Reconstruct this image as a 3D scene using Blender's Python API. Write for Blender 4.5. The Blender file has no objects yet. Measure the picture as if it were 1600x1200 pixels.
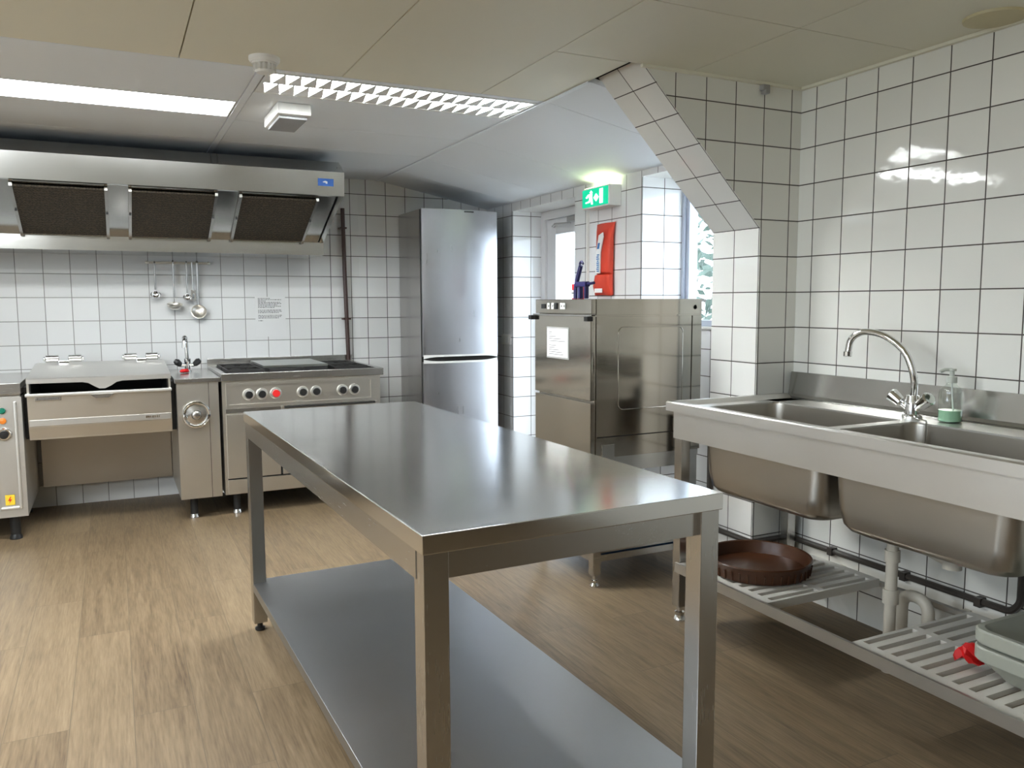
import bpy, bmesh, math, random
from mathutils import Vector, Matrix, Quaternion
random.seed(7)
S = bpy.context.scene
COL = S.collection
PI = math.pi

# ------------------------------------------------------------------ camera
cam_d = bpy.data.cameras.new('camera'); cam = bpy.data.objects.new('camera', cam_d); COL.objects.link(cam)
yaw, pit, rol = 0.45488, 0.09987, -0.0036
fwd = Vector((math.sin(yaw)*math.cos(pit), math.cos(yaw)*math.cos(pit), -math.sin(pit)))
rgt = Vector((math.cos(yaw), -math.sin(yaw), 0)); upv = rgt.cross(fwd)
r2 = math.cos(rol)*rgt + math.sin(rol)*upv; u2 = -math.sin(rol)*rgt + math.cos(rol)*upv
m = Matrix((r2, u2, -fwd)).transposed().to_4x4(); m.translation = Vector((0, -5.944, 1.302))
cam.matrix_world = m
cam_d.sensor_width = 36; cam_d.lens = 1268.5/1600*36; cam_d.clip_start = .05
S.camera = cam

# ------------------------------------------------------------------ world, light, exposure
w = bpy.data.worlds.new('world'); S.world = w; w.use_nodes = True
bg = w.node_tree.nodes['Background']
bg.inputs[0].default_value = (0.74, 0.87, 1.0, 1); bg.inputs[1].default_value = 2.6
S.view_settings.view_transform = 'Standard'; S.view_settings.look = 'None'
S.view_settings.gamma = 1; S.view_settings.use_curve_mapping = False
S.view_settings.exposure = 1.75
S.cycles.use_denoising = True
S.cycles.max_bounces = 10; S.cycles.diffuse_bounces = 8; S.cycles.glossy_bounces = 5
S.cycles.transparent_max_bounces = 12; S.cycles.sample_clamp_indirect = 6
S.cycles.caustics_reflective = False; S.cycles.caustics_refractive = False
LAMP = 10.5
# added fill lights at ceiling height, out of view, to brighten the room
for lx, ly, le in ((-1.35, -3.3, 20), (-1.35, -4.6, 12), (-1.35, -5.9, 5)):
    l = bpy.data.lights.new('fill_light', 'AREA'); l.shape = 'RECTANGLE'; l.size = 1.2; l.size_y = .32
    l.energy = le; l.color = (.93, .98, 1)
    lo_ = bpy.data.objects.new('fill_light', l); COL.objects.link(lo_); lo_.location = (lx, ly, 2.195)

def portal(name, y0, y1, z0, z1, x, sg=-1):
    l = bpy.data.lights.new(name, 'AREA'); l.shape = 'RECTANGLE'; l.size = y1-y0; l.size_y = z1-z0
    l.cycles.is_portal = True
    o = bpy.data.objects.new(name, l); COL.objects.link(o)
    o.matrix_world = Matrix(((0, 0, -sg, x), (-sg, 0, 0, (y0+y1)/2), (0, 1, 0, (z0+z1)/2), (0, 0, 0, 1)))  # the light's -z axis points into the room
    return o
portal('window_daylight', -3.05, -2.11, 1.17, 2.0, 3.06)
portal('door_daylight', -1.25, -.66, .25, 1.82, 3.06)
portal('added_window_daylight', -7.3, -5.5, .9, 2.08, -3.02, 1)  # sky portals for the two added, unseen side windows
portal('added_window_daylight', -5.1, -3.3, .9, 2.08, -3.02, 1)

# ------------------------------------------------------------------ materials
def newmat(name):
    mt = bpy.data.materials.new(name); mt.use_nodes = True
    return mt, mt.node_tree.nodes, mt.node_tree.links, mt.node_tree.nodes['Principled BSDF']
def plain(name, col, rough=.5, metal=0, noise=0.0, nscale=30, bump=0.0, spec=.5, emit=None, estr=0, alpha=1, trans=0, ior=1.45):
    mt, N, L, b = newmat(name)
    b.inputs['Base Color'].default_value = (*col, 1); b.inputs['Roughness'].default_value = rough
    b.inputs['Metallic'].default_value = metal; b.inputs['Specular IOR Level'].default_value = spec
    b.inputs['Transmission Weight'].default_value = trans; b.inputs['IOR'].default_value = ior
    if emit: b.inputs['Emission Color'].default_value = (*emit, 1); b.inputs['Emission Strength'].default_value = estr
    if noise or bump:
        tc = N.new('ShaderNodeTexCoord'); nz = N.new('ShaderNodeTexNoise'); nz.inputs['Scale'].default_value = nscale
        nz.inputs['Detail'].default_value = 4; L.new(tc.outputs['Object'], nz.inputs['Vector'])
        if noise:
            mx = N.new('ShaderNodeMix'); mx.data_type = 'RGBA'
            mx.inputs['A'].default_value = (*[c*(1-noise) for c in col], 1); mx.inputs['B'].default_value = (*[min(1, c*(1+noise)) for c in col], 1)
            L.new(nz.outputs['Fac'], mx.inputs['Factor']); L.new(mx.outputs['Result'], b.inputs['Base Color'])
        if bump:
            bp = N.new('ShaderNodeBump'); bp.inputs['Strength'].default_value = bump; bp.inputs['Distance'].default_value = .01
            L.new(nz.outputs['Fac'], bp.inputs['Height']); L.new(bp.outputs['Normal'], b.inputs['Normal'])
    return mt
def mth(N, L, op, a, b=None, c=None):
    n = N.new('ShaderNodeMath'); n.operation = op
    for i, v in enumerate((a, b, c)):
        if v is None: continue
        if isinstance(v, (int, float)): n.inputs[i].default_value = v
        else: L.new(v, n.inputs[i])
    return n.outputs[0]
def tile(name, ua, uo, vo, pu=.152, pv=.1507, va='Z', col=(.80, .80, .80), grout=(.075, .06, .05), split=None, ku=1.0, hw=.0016, rough=.05, grout2=None):
    mt, N, L, b = newmat(name)
    tc = N.new('ShaderNodeTexCoord'); sp = N.new('ShaderNodeSeparateXYZ'); L.new(tc.outputs['Object'], sp.inputs[0])
    U = sp.outputs[ua]
    u = mth(N, L, 'MULTIPLY', mth(N, L, 'SUBTRACT', U, uo), ku/pu)
    if split:
        u2_ = mth(N, L, 'MULTIPLY', mth(N, L, 'SUBTRACT', U, split[1]), ku/pu)
        s = mth(N, L, 'GREATER_THAN', U, split[0])
        u = mth(N, L, 'ADD', mth(N, L, 'MULTIPLY', u, mth(N, L, 'SUBTRACT', 1.0, s)), mth(N, L, 'MULTIPLY', mth(N, L, 'ADD', u2_, 100), s))
    v = mth(N, L, 'MULTIPLY', mth(N, L, 'SUBTRACT', sp.outputs[va], vo), 1/pv)
    du = mth(N, L, 'MULTIPLY', mth(N, L, 'PINGPONG', u, .5), pu); dv = mth(N, L, 'MULTIPLY', mth(N, L, 'PINGPONG', v, .5), pv)
    d = mth(N, L, 'MINIMUM', du, dv)
    mr = N.new('ShaderNodeMapRange'); mr.interpolation_type = 'SMOOTHSTEP'
    mr.inputs['From Min'].default_value = hw; mr.inputs['From Max'].default_value = hw+.0012; L.new(d, mr.inputs['Value'])
    mask = mr.outputs[0]
    fu, fv = mth(N, L, 'FLOOR', u), mth(N, L, 'FLOOR', v)
    cb = N.new('ShaderNodeCombineXYZ'); L.new(fu, cb.inputs[0]); L.new(fv, cb.inputs[1])
    wn = N.new('ShaderNodeTexWhiteNoise'); wn.noise_dimensions = '3D'; L.new(cb.outputs[0], wn.inputs['Vector'])
    rs = N.new('ShaderNodeSeparateColor'); L.new(wn.outputs['Color'], rs.inputs[0])
    tcm = N.new('ShaderNodeMix'); tcm.data_type = 'RGBA'
    tcm.inputs['A'].default_value = (*[c*.95 for c in col], 1); tcm.inputs['B'].default_value = (*[min(1, c*1.04) for c in col], 1)
    L.new(rs.outputs[0], tcm.inputs['Factor'])
    mx = N.new('ShaderNodeMix'); mx.data_type = 'RGBA'; mx.inputs['A'].default_value = (*grout, 1)
    if grout2:
        gm = N.new('ShaderNodeMix'); gm.data_type = 'RGBA'; gm.inputs['A'].default_value = (*grout, 1); gm.inputs['B'].default_value = (*grout2, 1)
        L.new(mth(N, L, 'GREATER_THAN', U, 1.28), gm.inputs['Factor']); L.new(gm.outputs['Result'], mx.inputs['A'])
    L.new(mask, mx.inputs['Factor']); L.new(tcm.outputs['Result'], mx.inputs['B']); L.new(mx.outputs['Result'], b.inputs['Base Color'])
    L.new(mth(N, L, 'MULTIPLY_ADD', mask, rough-.8, .8), b.inputs['Roughness'])
    # glaze relief: grout groove, slight tilt of each tile, faint waviness
    tu = mth(N, L, 'MULTIPLY', mth(N, L, 'SUBTRACT', mth(N, L, 'FRACT', u), .5), mth(N, L, 'SUBTRACT', rs.outputs[1], .5))
    tv = mth(N, L, 'MULTIPLY', mth(N, L, 'SUBTRACT', mth(N, L, 'FRACT', v), .5), mth(N, L, 'SUBTRACT', rs.outputs[2], .5))
    nz = N.new('ShaderNodeTexNoise'); nz.inputs['Scale'].default_value = 14; L.new(tc.outputs['Object'], nz.inputs['Vector'])
    h = mth(N, L, 'ADD', mth(N, L, 'MULTIPLY', mth(N, L, 'ADD', tu, tv), .0022), mth(N, L, 'MULTIPLY', nz.outputs['Fac'], .0006))
    h = mth(N, L, 'ADD', h, mth(N, L, 'MULTIPLY', mask, .0012))
    bp = N.new('ShaderNodeBump'); bp.inputs['Strength'].default_value = .8; bp.inputs['Distance'].default_value = 1.0
    L.new(h, bp.inputs['Height']); L.new(bp.outputs['Normal'], b.inputs['Normal'])
    return mt
def steel(name, col=(.56, .55, .53), rough=.26, stretch=(2, 60, 60), bump=.004, var=.05, blotch=.04):
    mt, N, L, b = newmat(name)
    b.inputs['Metallic'].default_value = 1
    tc = N.new('ShaderNodeTexCoord'); mp = N.new('ShaderNodeMapping'); mp.inputs['Scale'].default_value = stretch
    L.new(tc.outputs['Object'], mp.inputs[0])
    nz = N.new('ShaderNodeTexNoise'); nz.inputs['Scale'].default_value = 6; nz.inputs['Detail'].default_value = 5; L.new(mp.outputs[0], nz.inputs['Vector'])
    n2 = N.new('ShaderNodeTexNoise'); n2.inputs['Scale'].default_value = 5; n2.inputs['Detail'].default_value = 3; L.new(tc.outputs['Object'], n2.inputs['Vector'])
    r = mth(N, L, 'MULTIPLY_ADD', nz.outputs['Fac'], var, rough-var/2)
    r = mth(N, L, 'ADD', r, mth(N, L, 'MULTIPLY_ADD', n2.outputs['Fac'], var, -var/2))
    L.new(r, b.inputs['Roughness'])
    mx = N.new('ShaderNodeMix'); mx.data_type = 'RGBA'
    mx.inputs['A'].default_value = (*[c*(1-blotch) for c in col], 1); mx.inputs['B'].default_value = (*[min(1, c*(1+blotch)) for c in col], 1)
    L.new(n2.outputs['Fac'], mx.inputs['Factor']); L.new(mx.outputs['Result'], b.inputs['Base Color'])
    bp = N.new('ShaderNodeBump'); bp.inputs['Strength'].default_value = bump; bp.inputs['Distance'].default_value = .01
    L.new(nz.outputs['Fac'], bp.inputs['Height']); L.new(bp.outputs['Normal'], b.inputs['Normal'])
    return mt
def wood_floor(name):
    mt, N, L, b = newmat(name)
    tc = N.new('ShaderNodeTexCoord'); mp = N.new('ShaderNodeMapping'); mp.inputs['Rotation'].default_value = (0, 0, PI/2)
    L.new(tc.outputs['Object'], mp.inputs[0])
    br = N.new('ShaderNodeTexBrick'); br.inputs['Scale'].default_value = 1; br.inputs['Brick Width'].default_value = 1.22; br.inputs['Row Height'].default_value = .18
    br.inputs['Mortar Size'].default_value = .0012; br.inputs['Color1'].default_value = (0, 0, 0, 1); br.inputs['Color2'].default_value = (1, 1, 1, 1)
    br.inputs['Mortar'].default_value = (.5, .5, .5, 1); br.offset = .37; L.new(mp.outputs[0], br.inputs['Vector'])
    # plank-shifted grain
    sh = N.new('ShaderNodeVectorMath'); sh.operation = 'MULTIPLY_ADD'; sh.inputs[1].default_value = (7, 13, 3)
    L.new(br.outputs['Color'], sh.inputs[0]); L.new(tc.outputs['Object'], sh.inputs[2])
    m1 = N.new('ShaderNodeMapping'); m1.inputs['Scale'].default_value = (22, 1.6, 1); L.new(sh.outputs[0], m1.inputs[0])
    g1 = N.new('ShaderNodeTexNoise'); g1.inputs['Scale'].default_value = 1.6; g1.inputs['Detail'].default_value = 8; g1.inputs['Roughness'].default_value = .65; g1.inputs['Distortion'].default_value = .5
    L.new(m1.outputs[0], g1.inputs['Vector'])
    m2 = N.new('ShaderNodeMapping'); m2.inputs['Scale'].default_value = (90, 5, 1); L.new(sh.outputs[0], m2.inputs[0])
    g2 = N.new('ShaderNodeTexNoise'); g2.inputs['Scale'].default_value = 2; g2.inputs['Detail'].default_value = 5; L.new(m2.outputs[0], g2.inputs['Vector'])
    f = mth(N, L, 'ADD', mth(N, L, 'MULTIPLY', g1.outputs['Fac'], .62), mth(N, L, 'MULTIPLY', g2.outputs['Fac'], .38))
    f = mth(N, L, 'ADD', f, mth(N, L, 'MULTIPLY_ADD', br.outputs['Color'], .10, -.05))
    cr = N.new('ShaderNodeValToRGB'); e = cr.color_ramp.elements
    e[0].position = .31; e[0].color = (.108, .070, .039, 1); e[1].position = .70; e[1].color = (.270, .196, .118, 1)
    q = e.new(.48); q.color = (.184, .129, .074, 1)
    L.new(f, cr.inputs[0])
    mx = N.new('ShaderNodeMix'); mx.data_type = 'RGBA'; mx.inputs['B'].default_value = (.08, .06, .042, 1)
    L.new(mth(N, L, 'MULTIPLY', br.outputs['Fac'], .6), mx.inputs['Factor']); L.new(cr.outputs[0], mx.inputs['A']); L.new(mx.outputs['Result'], b.inputs['Base Color'])
    L.new(mth(N, L, 'MULTIPLY_ADD', g1.outputs['Fac'], .2, .36), b.inputs['Roughness']); b.inputs['Specular IOR Level'].default_value = .35
    bp = N.new('ShaderNodeBump'); bp.inputs['Strength'].default_value = .12; bp.inputs['Distance'].default_value = .003
    L.new(f, bp.inputs['Height']); L.new(bp.outputs['Normal'], b.inputs['Normal'])
    return mt
def filter_mat(name):
    mt, N, L, b = newmat(name)
    tc = N.new('ShaderNodeTexCoord'); mp = N.new('ShaderNodeMapping'); mp.inputs['Rotation'].default_value = (0, 0, .78)
    L.new(tc.outputs['Object'], mp.inputs[0])
    vo = N.new('ShaderNodeTexVoronoi'); vo.inputs['Scale'].default_value = 95; vo.inputs['Randomness'].default_value = .6; L.new(mp.outputs[0], vo.inputs['Vector'])
    cr = N.new('ShaderNodeValToRGB'); e = cr.color_ramp.elements
    e[0].position = .2; e[0].color = (.012, .009, .005, 1); e[1].position = .8; e[1].color = (.085, .062, .036, 1)
    L.new(vo.outputs['Distance'], cr.inputs[0]); L.new(cr.outputs[0], b.inputs['Base Color'])
    b.inputs['Roughness'].default_value = .6; b.inputs['Metallic'].default_value = .3
    bp = N.new('ShaderNodeBump'); bp.inputs['Strength'].default_value = .6; bp.inputs['Distance'].default_value = .004
    L.new(vo.outputs['Distance'], bp.inputs['Height']); L.new(bp.outputs['Normal'], b.inputs['Normal'])
    return mt
def glass_mat(name, tint=(1, 1, 1), refl=.06):
    mt = bpy.data.materials.new(name); mt.use_nodes = True; N = mt.node_tree.nodes; L = mt.node_tree.links
    N.clear(); o = N.new('ShaderNodeOutputMaterial'); t = N.new('ShaderNodeBsdfTransparent'); t.inputs[0].default_value = (*tint, 1)
    g = N.new('ShaderNodeBsdfGlossy'); g.inputs['Roughness'].default_value = .02; mx = N.new('ShaderNodeMixShader')
    fr = N.new('ShaderNodeFresnel'); fr.inputs[0].default_value = 1.3
    ge = N.new('ShaderNodeNewGeometry')   # only the entering face reflects
    L.new(mth(N, L, 'MULTIPLY', mth(N, L, 'ADD', fr.outputs[0], refl*.3), mth(N, L, 'SUBTRACT', 1.0, ge.outputs['Backfacing'])), mx.inputs[0])
    L.new(t.outputs[0], mx.inputs[1]); L.new(g.outputs[0], mx.inputs[2]); L.new(mx.outputs[0], o.inputs[0])
    return mt
def emis(name, col, s):
    mt, N, L, b = newmat(name); b.inputs['Base Color'].default_value = (*col, 1)
    b.inputs['Emission Color'].default_value = (*col, 1); b.inputs['Emission Strength'].default_value = s
    return mt

GR = (.055, .045, .04)
M = {}
M['tile_back'] = tile('tile_back', 'X', -.5374, 1.495, split=(1.65, 1.710), col=(.84, .842, .83), grout=(.30, .29, .27), grout2=(.05, .045, .045))
M['tile_pier'] = tile('tile_pier', 'Y', -2.1045, 1.4922, pu=.1505, pv=.1504)
M['tile_reveal'] = tile('tile_reveal', 'X', 2.692, 1.4922, pu=.152, pv=.1504)
M['tile_right'] = tile('tile_right', 'Y', -3.370, 2.1027, pv=.152, col=(.84, .825, .765))
M['tile_face'] = tile('tile_face', 'X', 2.3203, 2.1027, pv=.152, col=(.84, .825, .765))
M['tile_side'] = tile('tile_side', 'Y', -3.130, 2.1027, pv=.152, col=(.83, .815, .775))
M['tile_slope'] = tile('tile_slope', 'X', 2.464, -3.130, pv=.152, va='Y', ku=1.393, pu=.150, col=(.83, .815, .775))
M['tile_plain'] = plain('tile_plain', (.72, .71, .68), .15)
M['wood_dark'] = plain('dark_wood', (.05, .034, .022), .5)
M['paint'] = plain('cream_paint', (.66, .64, .58), .6)
M['ceil_white'] = plain('ceiling_white', (.85, .89, .94), .55, noise=.015, nscale=3)
M['ceil_cream'] = plain('ceiling_cream', (.81, .78, .645), .5, noise=.02, nscale=3)
M['dark'] = plain('dark_gap', (.02, .018, .016), .9)
M['floor'] = wood_floor('wood_vinyl')
M['steel'] = steel('brushed_steel')
M['steel_x'] = steel('brushed_steel_lengthwise', stretch=(60, 2, 60))
M['steel_top'] = steel('worn_steel_top', col=(.74, .735, .715), rough=.15, stretch=(40, 3, 40), bump=.003, var=.04)
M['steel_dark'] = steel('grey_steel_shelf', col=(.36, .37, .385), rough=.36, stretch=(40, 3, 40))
M['steel_dw'] = steel('machine_steel', col=(.42, .385, .335), rough=.12, stretch=(3, 50, 50), var=.05)
M['steel_warm'] = steel('warm_steel', col=(.68, .65, .595), rough=.36)
M['steel_rear'] = steel('rear_steel', col=(.42, .385, .335), rough=.35)
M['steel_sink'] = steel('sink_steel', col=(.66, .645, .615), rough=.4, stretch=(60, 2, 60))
M['steel_hood'] = steel('hood_steel', col=(.58, .58, .565), rough=.17, stretch=(2, 50, 50), var=.04)
M['steel_fridge'] = steel('fridge_steel', col=(.55, .56, .595), rough=.33, stretch=(9, 9, .25), var=.22, blotch=.05)
M['steel_fside'] = steel('fridge_side', col=(.46, .445, .435), rough=.22, stretch=(60, 60, 2), var=.05)
M['steel_bowl'] = steel('bowl_steel', col=(.50, .47, .42), rough=.34, stretch=(6, 6, 6))
M['steel_grey'] = steel('grey_worn_steel', col=(.24, .23, .215), rough=.3)
M['rim'] = steel('bright_rim', col=(.80, .79, .76), rough=.42)
M['steel_leg'] = steel('leg_steel', stretch=(60, 60, 2), bump=.002)
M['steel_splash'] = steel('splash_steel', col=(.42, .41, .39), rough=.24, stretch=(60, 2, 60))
M['chrome'] = plain('chrome', (.80, .80, .80), .08, 1)
M['cast'] = plain('cast_iron', (.018, .017, .016), .55, bump=.1, nscale=60)
M['black'] = plain('black_plastic', (.015, .015, .015), .35)
M['blackpan'] = plain('black_pan', (.012, .011, .010), .3)
M['red'] = plain('red_plastic', (.62, .02, .02), .35)
M['redcloth'] = plain('red_cloth', (.70, .01, .012), .45, bump=.2, nscale=30)
M['redbag'] = plain('red_vinyl', (.60, .055, .028), .4, bump=.15, nscale=14)
M['white'] = plain('white_plastic', (.80, .79, .76), .4)
M['pvc'] = plain('white_pvc', (.60, .56, .48), .4)
M['slat'] = plain('slat_plastic', (.62, .60, .55), .45)
M['paper'] = plain('paper', (.82, .82, .81), .7)
M['ink'] = plain('ink', (.13, .13, .13), .8)
M['greypl'] = plain('grey_plastic', (.36, .35, .34), .4)
M['green_l'] = plain('green_lamp', (.01, .16, .10), .25)
M['orange_l'] = plain('orange_lamp', (.75, .22, .03), .3)
M['yellow'] = plain('yellow_sticker', (.85, .60, .04), .5)
M['blue_l'] = plain('blue_sticker', (.03, .12, .42), .45)
M['bluepl'] = plain('blue_plastic', (.04, .16, .42), .4)
M['navy'] = plain('navy_plastic', (.018, .015, .075), .35)
M['griddle'] = steel('griddle_steel', col=(.40, .42, .40), rough=.3, stretch=(5, 5, 5), blotch=.25)
M['filter'] = filter_mat('grease_filter')
M['pipe_brown'] = plain('brown_pipe', (.06, .028, .022), .4)
M['pipe_dark'] = plain('dark_pipe', (.05, .042, .036), .35)
M['tray'] = plain('brown_tray', (.075, .028, .012), .28)
M['tub'] = plain('grey_green_tub', (.37, .38, .325), .42)
M['yellowed'] = plain('yellowed_plastic', (.62, .55, .34), .5)
M['lens'] = plain('grey_lens', (.42, .42, .43), .25, bump=.3, nscale=150)
M['lamp'] = emis('lamp_diffuser', (.95, .99, 1), LAMP)
M['lamp_bright'] = emis('lamp_tubes', (.95, .99, 1), LAMP*1.8)
M['louvre'] = plain('louvre_white', (.80, .80, .79), .3)
M['sign_green'] = emis('sign_green', (.0, .42, .22), .36)
M['sign_white'] = emis('sign_white', (.85, 1, .93), .7)
M['sign_glow'] = emis('sign_glow', (.9, 1, .6), 2.0)
M['glass'] = glass_mat('window_glass')
M['bottle'] = glass_mat('clear_plastic', (.90, .93, .90), .25)
M['pump'] = plain('pale_pump', (.60, .62, .55), .35)
M['soap'] = plain('green_soap', (.42, .70, .48), .15)
M['alu'] = plain('grey_frame', (.40, .43, .50), .4)
M['upvc'] = plain('white_frame', (.74, .74, .75), .35)
M['leaf'] = plain('leaf', (.085, .125, .095), .6, noise=.4, nscale=9)
M['bark'] = plain('bark', (.11, .10, .085), .8)
M['grass'] = plain('pale_paving', (.48, .47, .43), .9)
M['rubber'] = plain('black_rubber', (.02, .02, .02), .6)

# ------------------------------------------------------------------ mesh helpers
class MB:
    def __init__(s): s.bm = bmesh.new()
    def _merge(s, t, mi=0):
        for f in t.faces: f.material_index = mi
        me = bpy.data.meshes.new('t'); t.to_mesh(me); t.free(); s.bm.from_mesh(me); bpy.data.meshes.remove(me)
        return s
    def box(s, x0, x1, y0, y1, z0, z1, bev=0, seg=2, mi=0, mat=None):
        t = bmesh.new(); bmesh.ops.create_cube(t, size=1)
        bmesh.ops.scale(t, vec=(abs(x1-x0), abs(y1-y0), abs(z1-z0)), verts=t.verts)
        if bev: bmesh.ops.bevel(t, geom=t.edges[:], offset=bev, segments=seg, profile=.5, affect='EDGES')
        bmesh.ops.translate(t, vec=((x0+x1)/2, (y0+y1)/2, (z0+z1)/2), verts=t.verts)
        if mat is not None: bmesh.ops.transform(t, matrix=mat, verts=t.verts)
        return s._merge(t, mi)
    def prism(s, pts, axis, a0, a1, bev=0, mi=0):
        t = bmesh.new()
        def P(p, a): return {'x': (a, p[0], p[1]), 'y': (p[0], a, p[1]), 'z': (p[0], p[1], a)}[axis]
        A = [t.verts.new(P(p, a0)) for p in pts]; B = [t.verts.new(P(p, a1)) for p in pts]; n = len(pts)
        t.faces.new(A); t.faces.new(B[::-1])
        for i in range(n): t.faces.new((A[i], B[i], B[(i+1) % n], A[(i+1) % n]))
        bmesh.ops.recalc_face_normals(t, faces=t.faces[:])
        if bev: bmesh.ops.bevel(t, geom=t.edges[:], offset=bev, segments=2, profile=.5, affect='EDGES')
        return s._merge(t, mi)
    def loft(s, loops, cap0=True, cap1=True, closed=True, mi=0, mat=None):
        t = bmesh.new(); R = [[t.verts.new(p) for p in l] for l in loops]; n = len(R[0])
        for a, b in zip(R, R[1:]):
            for i in range(n if closed else n-1): t.faces.new((a[i], a[(i+1) % n], b[(i+1) % n], b[i]))
        if cap0: t.faces.new(R[0][::-1])
        if cap1: t.faces.new(R[-1])
        bmesh.ops.recalc_face_normals(t, faces=t.faces[:])
        if mat is not None: bmesh.ops.transform(t, matrix=mat, verts=t.verts)
        return s._merge(t, mi)
    def lathe(s, prof, c=(0, 0, 0), d=(0, 0, 1), seg=24, mi=0, caps=True):
        q = Vector((0, 0, 1)).rotation_difference(Vector(d).normalized()).to_matrix().to_4x4(); q.translation = Vector(c)
        loops = [[(max(r, 1e-5)*math.cos(2*PI*i/seg), max(r, 1e-5)*math.sin(2*PI*i/seg), z) for i in range(seg)] for r, z in prof]
        return s.loft(loops, caps, caps, mi=mi, mat=q)
    def cyl(s, p0, p1, r, seg=16, bev=0, mi=0):
        p0, p1 = Vector(p0), Vector(p1); h = (p1-p0).length
        pr = [(r-bev, 0), (r, bev), (r, h-bev), (r-bev, h)] if bev else [(r, 0), (r, h)]
        return s.lathe(pr, p0, p1-p0, seg, mi)
    def tube(s, pts, r, seg=10, mi=0, rad=None):
        pts = [Vector(p) for p in pts]; loops = []; prev = None
        for i, p in enumerate(pts):
            d = (pts[min(i+1, len(pts)-1)]-pts[max(i-1, 0)]).normalized()
            if prev is None:
                a = d.orthogonal().normalized()
            else:
                a = prev-d*prev.dot(d); a.normalize()
            prev = a; b = d.cross(a); rr = rad[i] if rad else r
            loops.append([p+rr*(math.cos(2*PI*k/seg)*a+math.sin(2*PI*k/seg)*b) for k in range(seg)])
        return s.loft(loops, mi=mi)
    def sphere(s, c, r, sx=1, sy=1, sz=1, mi=0, seg=16, jit=0):
        t = bmesh.new(); bmesh.ops.create_uvsphere(t, u_segments=seg, v_segments=seg//2+2, radius=r)
        bmesh.ops.scale(t, vec=(sx, sy, sz), verts=t.verts)
        if jit:
            for v in t.verts: v.co *= 1+random.uniform(-jit, jit)
        bmesh.ops.translate(t, vec=c, verts=t.verts)
        return s._merge(t, mi)
    def build(s, name, mat, parent=None, smooth=True, local=False):
        me = bpy.data.meshes.new(name)
        if parent is not None and not local:
            off = Vector((0, 0, 0)); p = parent
            while p is not None: off += p.location; p = p.parent
            bmesh.ops.translate(s.bm, vec=-off, verts=s.bm.verts)
        s.bm.to_mesh(me); s.bm.free()
        for mm in (mat if isinstance(mat, (list, tuple)) else [mat]): me.materials.append(M[mm] if isinstance(mm, str) else mm)
        if smooth:
            me.polygons.foreach_set('use_smooth', [True]*len(me.polygons)); me.set_sharp_from_angle(angle=math.radians(32))
        o = bpy.data.objects.new(name, me); COL.objects.link(o); o.parent = parent
        if smooth:
            wn_ = o.modifiers.new('weighted_normals', 'WEIGHTED_NORMAL'); wn_.keep_sharp = True; wn_.weight = 90
        return o
def arc(pts, r, n=6):
    """round the corners of a polyline"""
    pts = [Vector(p) for p in pts]; out = [pts[0]]
    for a, b, c in zip(pts, pts[1:], pts[2:]):
        u, v = (a-b), (c-b); k = min(r, u.length*.49, v.length*.49); p, q = b+u.normalized()*k, b+v.normalized()*k
        for i in range(n+1):
            t = i/n; out.append((1-t)**2*p+2*t*(1-t)*b+t*t*q)
    return out+[pts[-1]]
def rr(cx, cy, hx, hy, r, z, n=6):
    o = []
    for sx, sy, a0 in ((1, 1, 0), (-1, 1, PI/2), (-1, -1, PI), (1, -1, 3*PI/2)):
        for i in range(n+1):
            a = a0+PI/2*i/n; o.append((cx+sx*(hx-r)+r*math.cos(a), cy+sy*(hy-r)+r*math.sin(a), z))
    return o
def thing(name, label, cat, loc, rz=0, group=None):
    o = bpy.data.objects.new(name, None); COL.objects.link(o); o.location = loc; o.rotation_euler = (0, 0, rz); o.empty_display_size = .1
    o['label'] = label; o['category'] = cat
    if group: o['group'] = group
    return o
def tag(o, label, cat, group=None):
    o['label'] = label; o['category'] = cat
    if group: o['group'] = group
    return o
def struct(o): o['kind'] = 'structure'; return o
def by_normal(o, fn):
    """per-face material index from the face normal and centre"""
    for p in o.data.polygons: p.material_index = fn(p.normal, p.center)

# ------------------------------------------------------------------ the room
RX, PX, CH = 2.68, 2.69, 2.205
b = MB().box(-3.0, 2.95, -8.0, .15, -.1, 0); struct(b.build('floor', 'floor', smooth=False))
b = MB().box(-3.0, 3.03, 0, .2, 0, 2.45); struct(b.build('wall_back', 'tile_back', smooth=False))
b = MB().box(-3.0, -2.8, -8.0, 0, 0, .9).box(-3.0, -2.8, -8.0, 0, 2.08, 2.45).box(-3.0, -2.8, -8.0, -7.3, .9, 2.08).box(-3.0, -2.8, -5.5, -5.1, .9, 2.08).box(-3.0, -2.8, -3.3, 0, .9, 2.08)
struct(b.build('wall_left', 'paint', smooth=False))
for k, (ya, yb) in enumerate(((-7.3, -5.5), (-5.1, -3.3))):  # added windows, out of view, that let in extra daylight as fill
    b = MB(); ym = (ya+yb)/2
    for a, c in ((ya, ya+.05), (ym-.025, ym+.025), (yb-.05, yb)): b.box(-2.95, -2.89, a, c, .9, 2.08)
    b.box(-2.95, -2.89, ya+.05, ym-.025, .9, .95).box(-2.95, -2.89, ym+.025, yb-.05, .9, .95).box(-2.95, -2.89, ya+.05, ym-.025, 2.03, 2.08).box(-2.95, -2.89, ym+.025, yb-.05, 2.03, 2.08)
    wl = struct(b.build('window_%d' % (k+2), 'upvc', smooth=False))
    MB().box(-2.922, -2.918, ya+.05, ym-.025, .95, 2.03).box(-2.922, -2.918, ym+.025, yb-.05, .95, 2.03).build('pane', 'glass', wl, smooth=False)
b = MB().box(-2.8, 2.68, -8.0, -7.8, 1.15, 2.45).box(-2.8, 2.68, -8.0, -7.79, 0, 1.15, mi=1); struct(b.build('wall_front', ['paint', 'wood_dark'], smooth=False))
b = MB()
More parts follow.
